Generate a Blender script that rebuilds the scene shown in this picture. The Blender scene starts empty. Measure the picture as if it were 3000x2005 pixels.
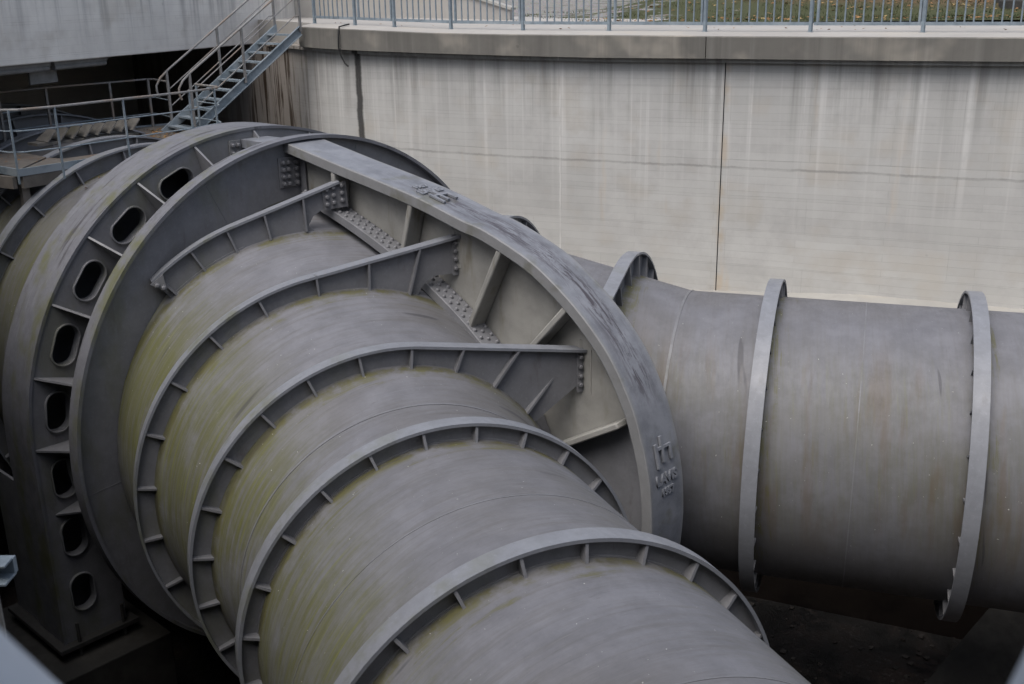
import bpy, bmesh, math, random
from mathutils import Vector, Matrix
from math import sin, cos, pi, radians as rad, hypot, atan2, sqrt
random.seed(7)
K = 1.2                      # metres per building unit
sc = bpy.context.scene

# ------------------------------------------------------------------ camera
CAM = (11.142, -7.788, 4.901)
RT = ((0.73482, -0.19923, 0.64835), (0.67806, 0.23953, -0.69488), (-0.01685, 0.95023, 0.3111))
cd = bpy.data.cameras.new('camera'); cam = bpy.data.objects.new('camera', cd)
sc.collection.objects.link(cam)
cam.matrix_world = Matrix.Translation(Vector(CAM) * K) @ Matrix(RT).to_4x4()
cd.sensor_width = 36; cd.lens = 37.37; cd.clip_start = 0.05; cd.clip_end = 500
cd.dof.use_dof = True; cd.dof.focus_distance = 15.5; cd.dof.aperture_fstop = 7
sc.camera = cam

# ------------------------------------------------------------------ world, sun, exposure
SUN_EL, SUN_AZ = 62, -84     # azimuth measured from +x towards +y
w = bpy.data.worlds.new('World'); sc.world = w; w.use_nodes = True
nt = w.node_tree; nt.nodes.clear()
sky = nt.nodes.new('ShaderNodeTexSky'); sky.sky_type = 'NISHITA'; sky.sun_disc = False
sky.sun_elevation = rad(SUN_EL); sky.sun_rotation = rad(90 - SUN_AZ)
sky.air_density = 1.0; sky.dust_density = 4.0; sky.ozone_density = 1.0
hs = nt.nodes.new('ShaderNodeHueSaturation'); hs.inputs['Saturation'].default_value = 0.68
bg = nt.nodes.new('ShaderNodeBackground'); bg.inputs[1].default_value = 0.108
wo = nt.nodes.new('ShaderNodeOutputWorld')
nt.links.new(sky.outputs[0], hs.inputs['Color']); nt.links.new(hs.outputs[0], bg.inputs[0]); nt.links.new(bg.outputs[0], wo.inputs[0])
sd = bpy.data.lights.new('sun', 'SUN'); sd.energy = 1.1; sd.angle = rad(48); sd.color = (1, .98, .955)
so = bpy.data.objects.new('sun', sd); sc.collection.objects.link(so)
sv = Vector((cos(rad(SUN_EL)) * cos(rad(SUN_AZ)), cos(rad(SUN_EL)) * sin(rad(SUN_AZ)), sin(rad(SUN_EL))))
so.rotation_euler = (-sv).to_track_quat('-Z', 'Y').to_euler()
sc.view_settings.view_transform = 'Standard'; sc.view_settings.look = 'None'
sc.view_settings.exposure = 0.72; sc.view_settings.gamma = 1
sc.render.engine = 'CYCLES'
sc.cycles.max_bounces = 6; sc.cycles.diffuse_bounces = 2

# ------------------------------------------------------------------ materials
class NT:
    def __init__(s, name):
        s.m = bpy.data.materials.new(name); s.m.use_nodes = True; s.t = s.m.node_tree; s.t.nodes.clear()
        s.out = s.n('ShaderNodeOutputMaterial'); s.b = s.n('ShaderNodeBsdfPrincipled'); s.l(s.b.outputs[0], s.out.inputs[0])
    def n(s, k, **kw):
        x = s.t.nodes.new(k)
        for a, b in kw.items(): setattr(x, a, b)
        return x
    def l(s, a, b): s.t.links.new(a, b)
    def put(s, inp, v):
        if hasattr(v, 'links') or hasattr(v, 'is_output'): s.l(v, inp)
        else: inp.default_value = v
    def mth(s, op, a, b=None, c=None):
        x = s.n('ShaderNodeMath', operation=op); s.put(x.inputs[0], a)
        if b is not None: s.put(x.inputs[1], b)
        if c is not None: s.put(x.inputs[2], c)
        return x.outputs[0]
    def sep(s, v): x = s.n('ShaderNodeSeparateXYZ'); s.l(v, x.inputs[0]); return x.outputs
    def com(s, a, b, c):
        x = s.n('ShaderNodeCombineXYZ')
        for i, v in enumerate((a, b, c)): s.put(x.inputs[i], v)
        return x.outputs[0]
    def noise(s, v, scale, detail=4, rough=.55, dist=0):
        x = s.n('ShaderNodeTexNoise'); s.l(v, x.inputs['Vector']); x.inputs['Scale'].default_value = scale
        x.inputs['Detail'].default_value = detail; x.inputs['Roughness'].default_value = rough
        x.inputs['Distortion'].default_value = dist; return x.outputs[0]
    def vmul(s, v, t):
        x = s.n('ShaderNodeVectorMath', operation='MULTIPLY'); s.l(v, x.inputs[0]); x.inputs[1].default_value = t; return x.outputs[0]
    def ss(s, v, a, b, lo=0., hi=1.):      # smoothstep
        x = s.n('ShaderNodeMapRange', interpolation_type='SMOOTHSTEP'); s.l(v, x.inputs[0])
        for i, q in zip((1, 2, 3, 4), (a, b, lo, hi)): x.inputs[i].default_value = q
        return x.outputs[0]
    def mix(s, f, a, b, mode='MIX'):
        x = s.n('ShaderNodeMix', data_type='RGBA', blend_type=mode); s.put(x.inputs[0], f)
        for i, v in ((6, a), (7, b)):
            if hasattr(v, 'is_output'): s.l(v, x.inputs[i])
            else: x.inputs[i].default_value = (*v, 1) if len(v) == 3 else v
        return x.outputs[2]
    def bump(s, h, strength, dist=.02):
        x = s.n('ShaderNodeBump'); x.inputs['Strength'].default_value = strength; x.inputs['Distance'].default_value = dist
        s.l(h, x.inputs['Height']); s.l(x.outputs[0], s.b.inputs['Normal'])
    def fin(s, col, rough=.5, metal=0, spec=.5):
        s.put(s.b.inputs['Base Color'], (*col, 1) if isinstance(col, tuple) else col)
        s.put(s.b.inputs['Roughness'], rough); s.b.inputs['Metallic'].default_value = metal
        s.b.inputs['Specular IOR Level'].default_value = spec
        return s.m
    def obj(s): return s.n('ShaderNodeTexCoord').outputs['Object']
    def uv(s): return s.n('ShaderNodeUVMap').outputs[0]

def shell_mat(name, rings, algae=1.0, base=(.182, .184, .202), bias=0.0, brown=0.0, amt=.85):
    q = NT(name); p = q.obj(); X, Y, Z = q.sep(p)[0:3]
    ang = q.mth('ARCTAN2', Y, Z)                      # 0 on the crown, runs round the pipe
    cyl = q.com(X, q.mth('MULTIPLY', ang, 2.0), 0.0)
    skew = q.com(q.mth('ADD', X, q.mth('MULTIPLY', ang, .16)), q.mth('MULTIPLY', ang, 2.0), 0.0)
    streak = q.noise(q.vmul(skew, (9, .55, 1)), 1.6, 5, .68)
    fine = q.noise(q.vmul(skew, (22, 1.3, 1)), 1.5, 5, .75)
    brush = q.noise(q.vmul(skew, (5, 1.8, 1)), 2.6, 6, .78, .5)
    big = q.noise(p, .55, 3, .5); mid = q.noise(p, 2.6, 6, .7); spk = q.noise(p, 26, 3, .6)
    c = q.mix(q.ss(mid, .3, .7), base, tuple(v * .76 for v in base))
    c = q.mix(q.mth('MULTIPLY', q.ss(big, .40, .66), .45), c, (.115, .108, .100))
    c = q.mix(q.mth('MULTIPLY', q.ss(streak, .44, .68), .50 * amt), c, (.105, .100, .092))
    c = q.mix(q.mth('MULTIPLY', q.ss(fine, .54, .74), .45 * amt), c, (.23, .235, .25))
    c = q.mix(q.mth('MULTIPLY', q.ss(fine, .45, .28), .40 * amt), c, (.075, .072, .07))
    c = q.mix(q.mth('MULTIPLY', q.ss(brush, .61, .72), .60 * amt), c, (.075, .070, .066))
    aa = q.mth('ABSOLUTE', ang)
    side = q.mth('MULTIPLY', q.ss(aa, .30, 1.0), q.ss(aa, 2.2, 1.45))
    left = q.ss(Y, .8, -.9, .22 + bias, 1.0)
    msk = q.mth('MULTIPLY', side, left)
    am = q.mth('MULTIPLY', q.mth('MULTIPLY', msk, q.ss(streak, .33, .60, .25, 1)), q.ss(q.mth('ADD', q.mth('MULTIPLY', big, .6), q.mth('MULTIPLY', mid, .4)), .36, .58, .15, 1.0))
    c = q.mix(q.mth('MULTIPLY', am, .95 * algae), c, (.112, .114, .042))
    s2 = q.noise(q.vmul(skew, (15, .7, 1)), 1.3, 5, .72)
    c = q.mix(q.mth('MULTIPLY', q.mth('MULTIPLY', msk, q.ss(s2, .53, .68)), .65 * algae), c, (.165, .175, .045))
    if brown:
        bm = q.mth('MULTIPLY', q.ss(q.noise(q.vmul(cyl, (3.0, .35, 1)), 1.2, 4, .6), .50, .66), side)
        c = q.mix(q.mth('MULTIPLY', bm, brown), c, (.115, .078, .045))
    for r in rings:                                    # dirt and moss lying along each stiffener foot
        d = q.mth('ABSOLUTE', q.mth('SUBTRACT', X, r * K))
        d = q.mth('ADD', d, q.mth('MULTIPLY', q.mth('SUBTRACT', brush, .5), .16))
        c = q.mix(q.mth('MULTIPLY', q.mth('MULTIPLY', q.ss(d, .10, .01), q.ss(mid, .36, .58, .3, 1)), .85), c, (.072, .066, .04))
        d2 = q.mth('SUBTRACT', q.mth('SUBTRACT', X, r * K), q.mth('MULTIPLY', q.ss(streak, .45, .7), .25))
        c = q.mix(q.mth('MULTIPLY', q.mth('MULTIPLY', q.ss(d2, .16, .02), q.ss(d2, -.1, .0)), q.mth('MULTIPLY', q.ss(mid, .42, .6), .6)), c, (.12, .115, .035))
    c = q.mix(q.ss(spk, .725, .75), c, (.5, .5, .47))
    scr = q.noise(q.vmul(skew, (5, .5, 1)), .9, 2, .5, .3)
    c = q.mix(q.mth('MULTIPLY', q.ss(scr, .70, .73), .6), c, (.055, .053, .06))
    q.bump(q.mth('ADD', q.mth('MULTIPLY', mid, .6), q.mth('MULTIPLY', fine, .3)), .25, .02)
    return q.fin(c, q.ss(brush, .3, .7, .50, .66), 0, .4)

def paint_mat(name, base, algae=.35, rough=.48, wear=.5, wearcol=(.10, .085, .085), circ=False):
    q = NT(name); p = q.obj(); X, Y, Z = q.sep(p)[0:3]
    mid = q.noise(p, 3.5, 5, .65); fine = q.noise(p, 22, 4, .7); big = q.noise(p, .9, 3, .5)
    c = q.mix(q.ss(mid, .3, .7), base, tuple(v * .82 for v in base))
    c = q.mix(q.mth('MULTIPLY', q.ss(fine, .52, .75), .35), c, tuple(v * 1.35 for v in base))
    c = q.mix(q.mth('MULTIPLY', q.ss(q.noise(q.vmul(p, (1, 1, .25)), 4, 5, .75), .56, .75), wear), c, wearcol)
    if circ:
        an = q.mth('ARCTAN2', Y, Z)
        cs = q.noise(q.com(q.mth('MULTIPLY', X, 9), q.mth('MULTIPLY', an, 2.6), 0.0), 1.3, 6, .72, .4)
        c = q.mix(q.mth('MULTIPLY', q.mth('MULTIPLY', q.ss(cs, .55, .64), q.ss(Z, .5, 3.2)), .85), c, (.052, .048, .052))
        c = q.mix(q.mth('MULTIPLY', q.ss(cs, .42, .34), .35), c, (.24, .245, .26))
    g = q.mth('MULTIPLY', q.ss(q.noise(q.vmul(p, (1, 1, .4)), 2.4, 5, .6), .46, .68), q.ss(Y, .2, -1.6, .06, 1))
    c = q.mix(q.mth('MULTIPLY', g, algae), c, (.115, .118, .05))
    q.bump(q.mth('ADD', mid, q.mth('MULTIPLY', fine, .4)), .2, .015)
    return q.fin(c, q.ss(mid, .3, .7, rough - .06, rough + .08), 0, .45)

def cast_mat(name, base=(.31, .305, .285)):
    q = NT(name); p = q.obj()
    mid = q.noise(p, 2.2, 5, .6); fine = q.noise(p, 45, 4, .7); lump = q.noise(p, 9, 3, .5)
    c = q.mix(q.ss(mid, .35, .68), base, tuple(v * .78 for v in base))
    c = q.mix(q.mth('MULTIPLY', q.ss(q.noise(q.vmul(p, (1.2, 1.2, .3)), 3, 4, .6), .55, .75), .55), c, (.13, .105, .05))
    q.bump(q.mth('ADD', q.mth('MULTIPLY', lump, 1.0), q.mth('MULTIPLY', fine, .35)), .35, .012)
    return q.fin(c, .62, 0, .35)

def girder_flange_mat():
    q = NT('weathered_flange_steel'); p = q.obj(); X, Y, Z = q.sep(p)[0:3]
    arc = q.com(q.mth('MULTIPLY', X, .35), q.mth('MULTIPLY', Y, 2.6), q.mth('MULTIPLY', Z, .45))
    st = q.noise(arc, 4.6, 8, .8, .6); mid = q.noise(p, 3, 5, .65); fine = q.noise(p, 38, 4, .7)
    c = q.mix(q.ss(mid, .3, .7), (.225, .235, .26), (.15, .158, .178))
    c = q.mix(q.mth('MULTIPLY', q.ss(fine, .5, .7), .4), c, (.24, .25, .26))
    ctr = q.ss(q.mth('ABSOLUTE', Y), .30, .04)
    c = q.mix(q.mth('MULTIPLY', q.mth('MULTIPLY', q.ss(st, .46, .56), q.mth('MULTIPLY', ctr, q.mth('MULTIPLY', q.ss(Z, 1.25, 1.75), q.ss(Z, 3.75, 3.2)))), .9), c, (.055, .046, .054))
    c = q.mix(q.mth('MULTIPLY', q.ss(q.mth('ABSOLUTE', Y), .25, .33), .5), c, (.24, .235, .22))
    c = q.mix(q.mth('MULTIPLY', q.ss(q.noise(p, 1.6, 4), .58, .7), .5), c, (.09, .088, .045))
    q.bump(q.mth('ADD', mid, q.mth('MULTIPLY', fine, .5)), .3, .012)
    return q.fin(c, .5, 0, .45)

def concrete_mat(name, base=(.535, .53, .505), boards=True, stain=1.0, vtop=4.8, dark=(.16, .155, .14), tar=None, damp=None, crack=None, joints=True, vein=None, white=1.0):
    """UV = metres along / metres up.  stain: run-off streaks hanging from vtop."""
    q = NT(name); uv = q.uv(); U, V = q.sep(uv)[0:2]
    big = q.noise(uv, .35, 3, .5); mid = q.noise(uv, 2.2, 6, .65); fine = q.noise(uv, 30, 4, .7)
    c = q.mix(q.ss(big, .35, .65), base, tuple(v * .88 for v in base))
    c = q.mix(q.ss(mid, .35, .75, 0, .8), c, (base[0] * .80, base[1] * .79, base[2] * .80))
    c = q.mix(q.mth('MULTIPLY', q.ss(q.noise(uv, 1.1, 3), .5, .7), .35), c, (.50, .455, .38))
    h = q.mth('MULTIPLY', fine, .25)
    if boards:
        wob = q.com(U, q.mth('ADD', V, q.mth('MULTIPLY', q.noise(q.vmul(uv, (.6, 2, 1)), 1, 2), .05)), 0.0)
        for (wd, ht, off, amt) in ((2.9, .135, .5, .26), (3.7, .62, .37, .40)):
            br = q.n('ShaderNodeTexBrick'); q.l(wob, br.inputs['Vector']); br.offset = off
            br.inputs['Scale'].default_value = 1; br.inputs['Brick Width'].default_value = wd; br.inputs['Row Height'].default_value = ht
            br.inputs['Mortar Size'].default_value = .0035; br.inputs['Mortar Smooth'].default_value = .3; br.inputs['Bias'].default_value = 0
            br.inputs['Color1'].default_value = (0.35, .35, .35, 1); br.inputs['Color2'].default_value = (.65, .65, .65, 1); br.inputs['Mortar'].default_value = (0, 0, 0, 1)
            f = q.mth('MULTIPLY', br.outputs['Fac'], q.ss(q.noise(q.vmul(uv, (.5, 5, 1)), 1.3, 4, .7), .42, .62))
            c = q.mix(q.mth('MULTIPLY', f, amt), c, tuple(v * .5 for v in base))
            c = q.mix(.10, c, br.outputs['Color'], 'OVERLAY')
            h = q.mth('SUBTRACT', h, q.mth('MULTIPLY', br.outputs['Fac'], .5))
    if stain:
        dn = q.mth('SUBTRACT', vtop, V)
        ln = q.noise(q.vmul(uv, (3.2, .10, 1)), 1, 5, .68)
        reach = q.mth('ADD', .35, q.mth('MULTIPLY', q.noise(q.vmul(uv, (1.6, .02, 1)), 1, 3, .6), 2.6))
        fade = q.ss(q.mth('DIVIDE', dn, reach), 1.0, .0)
        c = q.mix(q.mth('MULTIPLY', q.mth('MULTIPLY', q.ss(ln, .44, .66), fade), .50 * stain), c, dark)
        l2 = q.noise(q.vmul(uv, (6.3, .07, 2)), 1, 3, .6)
        c = q.mix(q.mth('MULTIPLY', q.mth('MULTIPLY', q.ss(l2, .50, .74), q.ss(mid, .35, .6, .35, 1)), q.mth('MULTIPLY', q.ss(dn, 3.6, .9), .55 * white)), c, (.74, .73, .70))
        c = q.mix(q.mth('MULTIPLY', q.ss(dn, .30, .0), .35 * stain), c, dark)
    if crack is not None:
        d = q.mth('ABSOLUTE', q.mth('SUBTRACT', V, q.mth('ADD', crack, q.mth('MULTIPLY', q.mth('SUBTRACT', q.noise(q.vmul(uv, (2.2, .1, 1)), 1, 6, .7), .5), .09))))
        c = q.mix(q.mth('MULTIPLY', q.ss(d, .030, .012), q.ss(mid, .35, .6, .25, .55)), c, (.26, .255, .24))
    if joints:
        for (u0, a) in tar or (): 
            d = q.mth('ABSOLUTE', q.mth('SUBTRACT', U, q.mth('ADD', u0, q.mth('MULTIPLY', q.mth('SUBTRACT', q.noise(q.vmul(uv, (.2, 2.4, 1)), 1, 5, .7), .5), .09))))
            c = q.mix(q.mth('MULTIPLY', q.ss(d, a, a * .45), .9), c, (.035, .034, .033))
    if vein is not None:
        d = q.mth('ABSOLUTE', q.mth('SUBTRACT', U, q.mth('ADD', vein, q.mth('MULTIPLY', q.mth('SUBTRACT', q.noise(q.vmul(uv, (.2, 3.2, 1)), 1, 4, .6), .5), .05))))
        c = q.mix(q.mth('MULTIPLY', q.ss(d, .022, .006), q.ss(q.noise(q.vmul(uv, (.1, 1.2, 1)), 1, 3), .4, .55, .15, .6)), c, (.70, .69, .66))
        d = q.mth('ABSOLUTE', q.mth('SUBTRACT', U, 4.955 * K))
        c = q.mix(q.mth('MULTIPLY', q.ss(d, .11, .0), q.ss(q.noise(q.vmul(uv, (1, 1.0, 1)), 2, 3), .45, .62, 0, .45)), c, (.48, .36, .22))
        rv = q.noise(q.vmul(uv, (1.4, .25, 3)), 1, 4, .6)
        c = q.mix(q.mth('MULTIPLY', q.ss(rv, .60, .72), .35), c, (.56, .42, .27))
    if damp:
        u0, u1 = damp
        dm = q.ss(U, u1, u0)
        c = q.mix(q.mth('MULTIPLY', dm, .55), c, (.20, .15, .115))
        rs = q.noise(q.vmul(uv, (4.5, .22, 1)), 1, 5, .7, .4)
        c = q.mix(q.mth('MULTIPLY', q.mth('MULTIPLY', dm, q.ss(U, -7.2, -5.6, .25, 1)), q.ss(rs, .50, .58)), c, (.050, .032, .020))
    spots = q.n('ShaderNodeTexVoronoi'); q.l(uv, spots.inputs['Vector']); spots.inputs['Scale'].default_value = 1.25
    c = q.mix(q.mth('MULTIPLY', q.ss(spots.outputs['Distance'], .055, .03), q.ss(mid, .45, .55, 0, .55)), c, tuple(v * .55 for v in base))
    c = q.mix(q.ss(q.noise(uv, 55, 2), .72, .78, 0, .6), c, tuple(v * .5 for v in base))
    q.bump(q.mth('ADD', h, q.mth('MULTIPLY', mid, .4)), .35, .01)
    return q.fin(c, .85, 0, .25)

def simple_mat(name, base, rough=.6, metal=0, var=.25, scale=6, other=None, spec=.4, bump=.15):
    q = NT(name); p = q.obj(); a = q.noise(p, scale, 5, .65); b = q.noise(p, scale * .2, 3, .5)
    c = q.mix(q.ss(a, .3, .7), base, tuple(v * (1 - var) for v in base))
    if other: c = q.mix(q.ss(b, .48, .62, 0, .8), c, other)
    q.bump(a, bump, .01)
    return q.fin(c, rough, metal, spec)

M = {}
M['near_shell'] = shell_mat('branch_shell_paint', (1.45, 2.923, 4.493, 6.003, 8.076), 1.0)
M['right_shell'] = shell_mat('branch_shell_paint_far', (4.493, 6.07, 8.15), .26, bias=.5, brown=.42, amt=.4)
M['main_shell'] = shell_mat('main_shell_paint', (-.6, .45, -3.3, -4.3, -5.6), .7, base=(.15, .149, .16))
M['steel'] = paint_mat('grey_painted_steel', (.190, .192, .205))
M['flange'] = paint_mat('light_worn_flange_paint', (.225, .235, .26), .6, .45, .35, (.12, .115, .115))
M['rflange'] = paint_mat('far_flange_paint', (.235, .245, .27), .04, .42, .35, (.13, .125, .12))
M['ringflange'] = paint_mat('support_ring_flange_paint', (.165, .168, .186), .8, .45, .55, (.085, .08, .082), circ=True)
M['cast'] = cast_mat('cast_steel_web')
M['girder'] = girder_flange_mat()
M['galv'] = simple_mat('galvanised_steel', (.235, .285, .325), .5, .1, .3, 9, (.29, .33, .36))
M['galvrail'] = simple_mat('dull_railing_tube', (.27, .265, .26), .5, .2, .25, 9, (.25, .20, .16))
M['bench'] = concrete_mat('bench_concrete', (.40, .39, .36), False, 0)
M['wall'] = concrete_mat('board_marked_concrete', vtop=4.72, tar=((-1.64, .11),), vein=2.4 * K, damp=(-4.6, -2.2), crack=2.45 * K)
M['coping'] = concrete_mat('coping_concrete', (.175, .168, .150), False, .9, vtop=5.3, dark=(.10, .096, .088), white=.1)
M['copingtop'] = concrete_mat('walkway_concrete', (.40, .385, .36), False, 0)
M['bridge'] = concrete_mat('bridge_concrete', (.80, .775, .73), True, 1.0, vtop=6.3, dark=(.15, .15, .16), white=.3)
M['dark'] = concrete_mat('dark_low_bounce_concrete', (.045, .04, .036), True, 0)  # near-black tone so the unseen walls bounce little light into the pit
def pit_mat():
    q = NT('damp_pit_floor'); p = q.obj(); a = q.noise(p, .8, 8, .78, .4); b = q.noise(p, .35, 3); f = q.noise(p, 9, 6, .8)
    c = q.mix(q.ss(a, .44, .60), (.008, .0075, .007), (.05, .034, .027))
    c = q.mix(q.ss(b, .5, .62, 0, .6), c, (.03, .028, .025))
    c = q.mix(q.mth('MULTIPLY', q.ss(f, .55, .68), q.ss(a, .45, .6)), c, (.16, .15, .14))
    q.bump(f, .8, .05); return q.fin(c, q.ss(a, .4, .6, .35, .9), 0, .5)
M['pit'] = pit_mat()
M['footing'] = simple_mat('rusty_damp_footing', (.07, .054, .046), .85, 0, .75, 1.8, (.05, .036, .03), bump=.5)
M['tunnel'] = concrete_mat('tunnel_concrete', (.42, .40, .37), True, 0)
M['foot'] = simple_mat('shade_darkened_foot_steel', (.05, .048, .046), .7)  # near-black: the shade around the feet is put into this colour
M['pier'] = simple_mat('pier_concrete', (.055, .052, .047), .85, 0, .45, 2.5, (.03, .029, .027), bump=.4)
M['black'] = simple_mat('black_rubber', (.02, .02, .02), .6)
M['lamp'] = simple_mat('lamp_housing', (.22, .22, .22), .5)
M['fin'] = simple_mat('rusty_grey_fin', (.16, .15, .135), .6, 0, .4, 6, (.085, .08, .055))
M['deck'] = simple_mat('dusty_deck_plate', (.16, .145, .128), .75, 0, .35, 3, (.13, .095, .07))
M['leaf'] = simple_mat('dry_leaf', (.30, .155, .06), .8, 0, .6, 3, (.36, .27, .12))
M['grass'] = simple_mat('grass_blade', (.05, .068, .022), .8, 0, .5, 3, (.085, .085, .035))
M['column'] = simple_mat('rough_old_concrete', (.30, .28, .25), .9, 0, .5, 7, (.18, .165, .145), bump=.6)
M['nearrail'] = simple_mat('bright_galvanised_steel', (.62, .67, .74), .4, .0, .15, 5)
M['rubble'] = simple_mat('dark_rubble', (.10, .09, .08), .9, 0, .6, 5, (.04, .03, .026), bump=.5)
M['wood'] = simple_mat('old_timber', (.24, .21, .17), .8, 0, .4, 8)

# ------------------------------------------------------------------ mesh helpers (coordinates in building units)
class MB:
    def __init__(s): s.v = []; s.f = []; s.uv = {}
    def add(s, vs, fs, uvs=None):
        o = len(s.v); s.v += [tuple(a) for a in vs]
        for i, f in enumerate(fs):
            if uvs: s.uv[len(s.f)] = uvs[i]
            s.f.append(tuple(a + o for a in f))
        return s
    def box(s, x0, x1, y0, y1, z0, z1):
        return s.add([(x, y, z) for z in (z0, z1) for y in (y0, y1) for x in (x0, x1)],
                     [(0, 2, 3, 1), (4, 5, 7, 6), (0, 1, 5, 4), (2, 6, 7, 3), (0, 4, 6, 2), (1, 3, 7, 5)])
    def hexa(s, lo, hi):      # two quads (matching order)
        return s.add(list(lo) + list(hi), [(3, 2, 1, 0), (4, 5, 6, 7)] + [(i, (i + 1) % 4, 4 + (i + 1) % 4, 4 + i) for i in range(4)])
    def rev(s, prof, a0=0, a1=360, n=120):
        """profile [(x, r)...] closed, turned round the X axis; angle from +z towards +y"""
        full = abs(a1 - a0) >= 359.99; m = n if full else n + 1; vs = []; k = len(prof)
        for i in range(m):
            a = rad(a0 + (a1 - a0) * i / n)
            for (x, r) in prof: vs.append((x, r * sin(a), r * cos(a)))
        fs = []
        for i in range(n):
            b = ((i + 1) % m) * k
            for j in range(k): fs.append((i * k + j, b + j, b + (j + 1) % k, i * k + (j + 1) % k))
        if not full: fs += [tuple(range(k))[::-1], tuple((m - 1) * k + j for j in range(k))]
        return s.add(vs, fs)
    def ring(s, x0, x1, r0, r1, a0=0, a1=360, n=120): return s.rev([(x0, r0), (x0, r1), (x1, r1), (x1, r0)], a0, a1, n)
    def prism(s, pts, t0, t1, mp):
        """2-D polygon pts, extruded between t0 and t1; mp(p, q, t) -> xyz"""
        n = len(pts); vs = [mp(p, q, t0) for p, q in pts] + [mp(p, q, t1) for p, q in pts]
        return s.add(vs, [tuple(range(n))[::-1], tuple(range(n, 2 * n))] + [(i, (i + 1) % n, n + (i + 1) % n, n + i) for i in range(n)])
    def strip(s, path, wid, mp, th):
        """path [(p,q)], thickness th to the left side of travel, extruded wid=(t0,t1)"""
        off = offset(path, th); vs = []
        for (a, b) in zip(path, off):
            vs += [mp(*a, wid[0]), mp(*a, wid[1]), mp(*b, wid[1]), mp(*b, wid[0])]
        fs = []
        for i in range(len(path) - 1):
            for j in range(4): fs.append((i * 4 + j, i * 4 + (j + 1) % 4, i * 4 + 4 + (j + 1) % 4, i * 4 + 4 + j))
        e = 4 * (len(path) - 1); fs += [(3, 2, 1, 0), (e, e + 1, e + 2, e + 3)]
        return s.add(vs, fs)
    def tube(s, path, r, n=8):
        P = [Vector(p) for p in path]; vs = []; t = (P[1] - P[0]).normalized()
        u = t.orthogonal().normalized()
        for i, p in enumerate(P):
            t = ((P[min(i + 1, len(P) - 1)] - p).normalized() + (p - P[max(i - 1, 0)]).normalized()).normalized()
            u = (u - t * u.dot(t)).normalized(); w_ = t.cross(u)
            for k in range(n): a = 2 * pi * k / n; vs.append(p + (u * cos(a) + w_ * sin(a)) * r)
        fs = [(i * n + k, i * n + (k + 1) % n, (i + 1) * n + (k + 1) % n, (i + 1) * n + k) for i in range(len(P) - 1) for k in range(n)]
        fs += [tuple(range(n))[::-1], tuple((len(P) - 1) * n + k for k in range(n))]
        return s.add(vs, fs)
    def bar(s, a, b, w, h, up=(0, 0, 1)):
        a = Vector(a); b = Vector(b); t = (b - a).normalized(); sd_ = t.cross(Vector(up)).normalized(); uu = sd_.cross(t)
        q = [(-w / 2, -h / 2), (w / 2, -h / 2), (w / 2, h / 2), (-w / 2, h / 2)]
        return s.hexa([a + sd_ * i + uu * j for i, j in q], [b + sd_ * i + uu * j for i, j in q])
    def build(s, name, mat, parent=None, smooth=35, bevel=0):
        me = bpy.data.meshes.new(name); me.from_pydata([tuple(c * K for c in v) for v in s.v], [], s.f)
        if s.uv:
            ul = me.uv_layers.new(name='UVMap')
            for i, uvs in s.uv.items():
                p = me.polygons[i]
                for li, c in zip(p.loop_indices, uvs): ul.data[li].uv = (c[0] * K, c[1] * K)
        me.update(calc_edges=True)
        bm = bmesh.new(); bm.from_mesh(me); bmesh.ops.recalc_face_normals(bm, faces=bm.faces); bm.to_mesh(me); bm.free()
        if smooth:
            me.shade_smooth(); me.set_sharp_from_angle(angle=rad(smooth))
        me.materials.append(M[mat]); o = bpy.data.objects.new(name, me); sc.collection.objects.link(o)
        if parent: o.parent = parent
        if bevel:
            b = o.modifiers.new('bevel', 'BEVEL'); b.width = bevel; b.segments = 2; b.limit_method = 'ANGLE'; b.angle_limit = rad(40)
        return o

def offset(path, d):
    out = []
    for i, p in enumerate(path):
        a = path[max(i - 1, 0)]; b = path[min(i + 1, len(path) - 1)]
        tx, ty = b[0] - a[0], b[1] - a[1]; L_ = hypot(tx, ty) or 1
        out.append((p[0] - ty / L_ * d, p[1] + tx / L_ * d))
    return out
def empty(name, label, cat, loc=(0, 0, 0), rz=0, group=None):
    o = bpy.data.objects.new(name, None); sc.collection.objects.link(o)
    o.location = Vector(loc) * K; o.rotation_euler = (0, 0, rz); o.empty_display_size = .3
    return tag(o, label, cat, group)
def tag(o, label, cat, group=None):
    o['label'] = label; o['category'] = cat
    if group: o['group'] = group
    return o
def struct(o, kind='structure'): o['kind'] = kind; return o
def copy(o, parent, loc=None, rot=None):
    c = o.copy(); sc.collection.objects.link(c); c.parent = parent
    if loc is not None: c.location = Vector(loc) * K
    if rot is not None: c.rotation_euler = rot
    return c
YZ = lambda p, q, t: (t, p, q)          # plane across a pipe: p = sideways, q = up, extruded along the pipe
XZ = lambda p, q, t: (p, t, q)

H = 0.42872                              # half of the angle between the two branches
cH, sH = cos(H), sin(H)
def Rb(s): return 1.6 if s > 5.10 else 1.6 + (5.10 - s) * .2240       # branch shell radius
DZ = -.08

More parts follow.
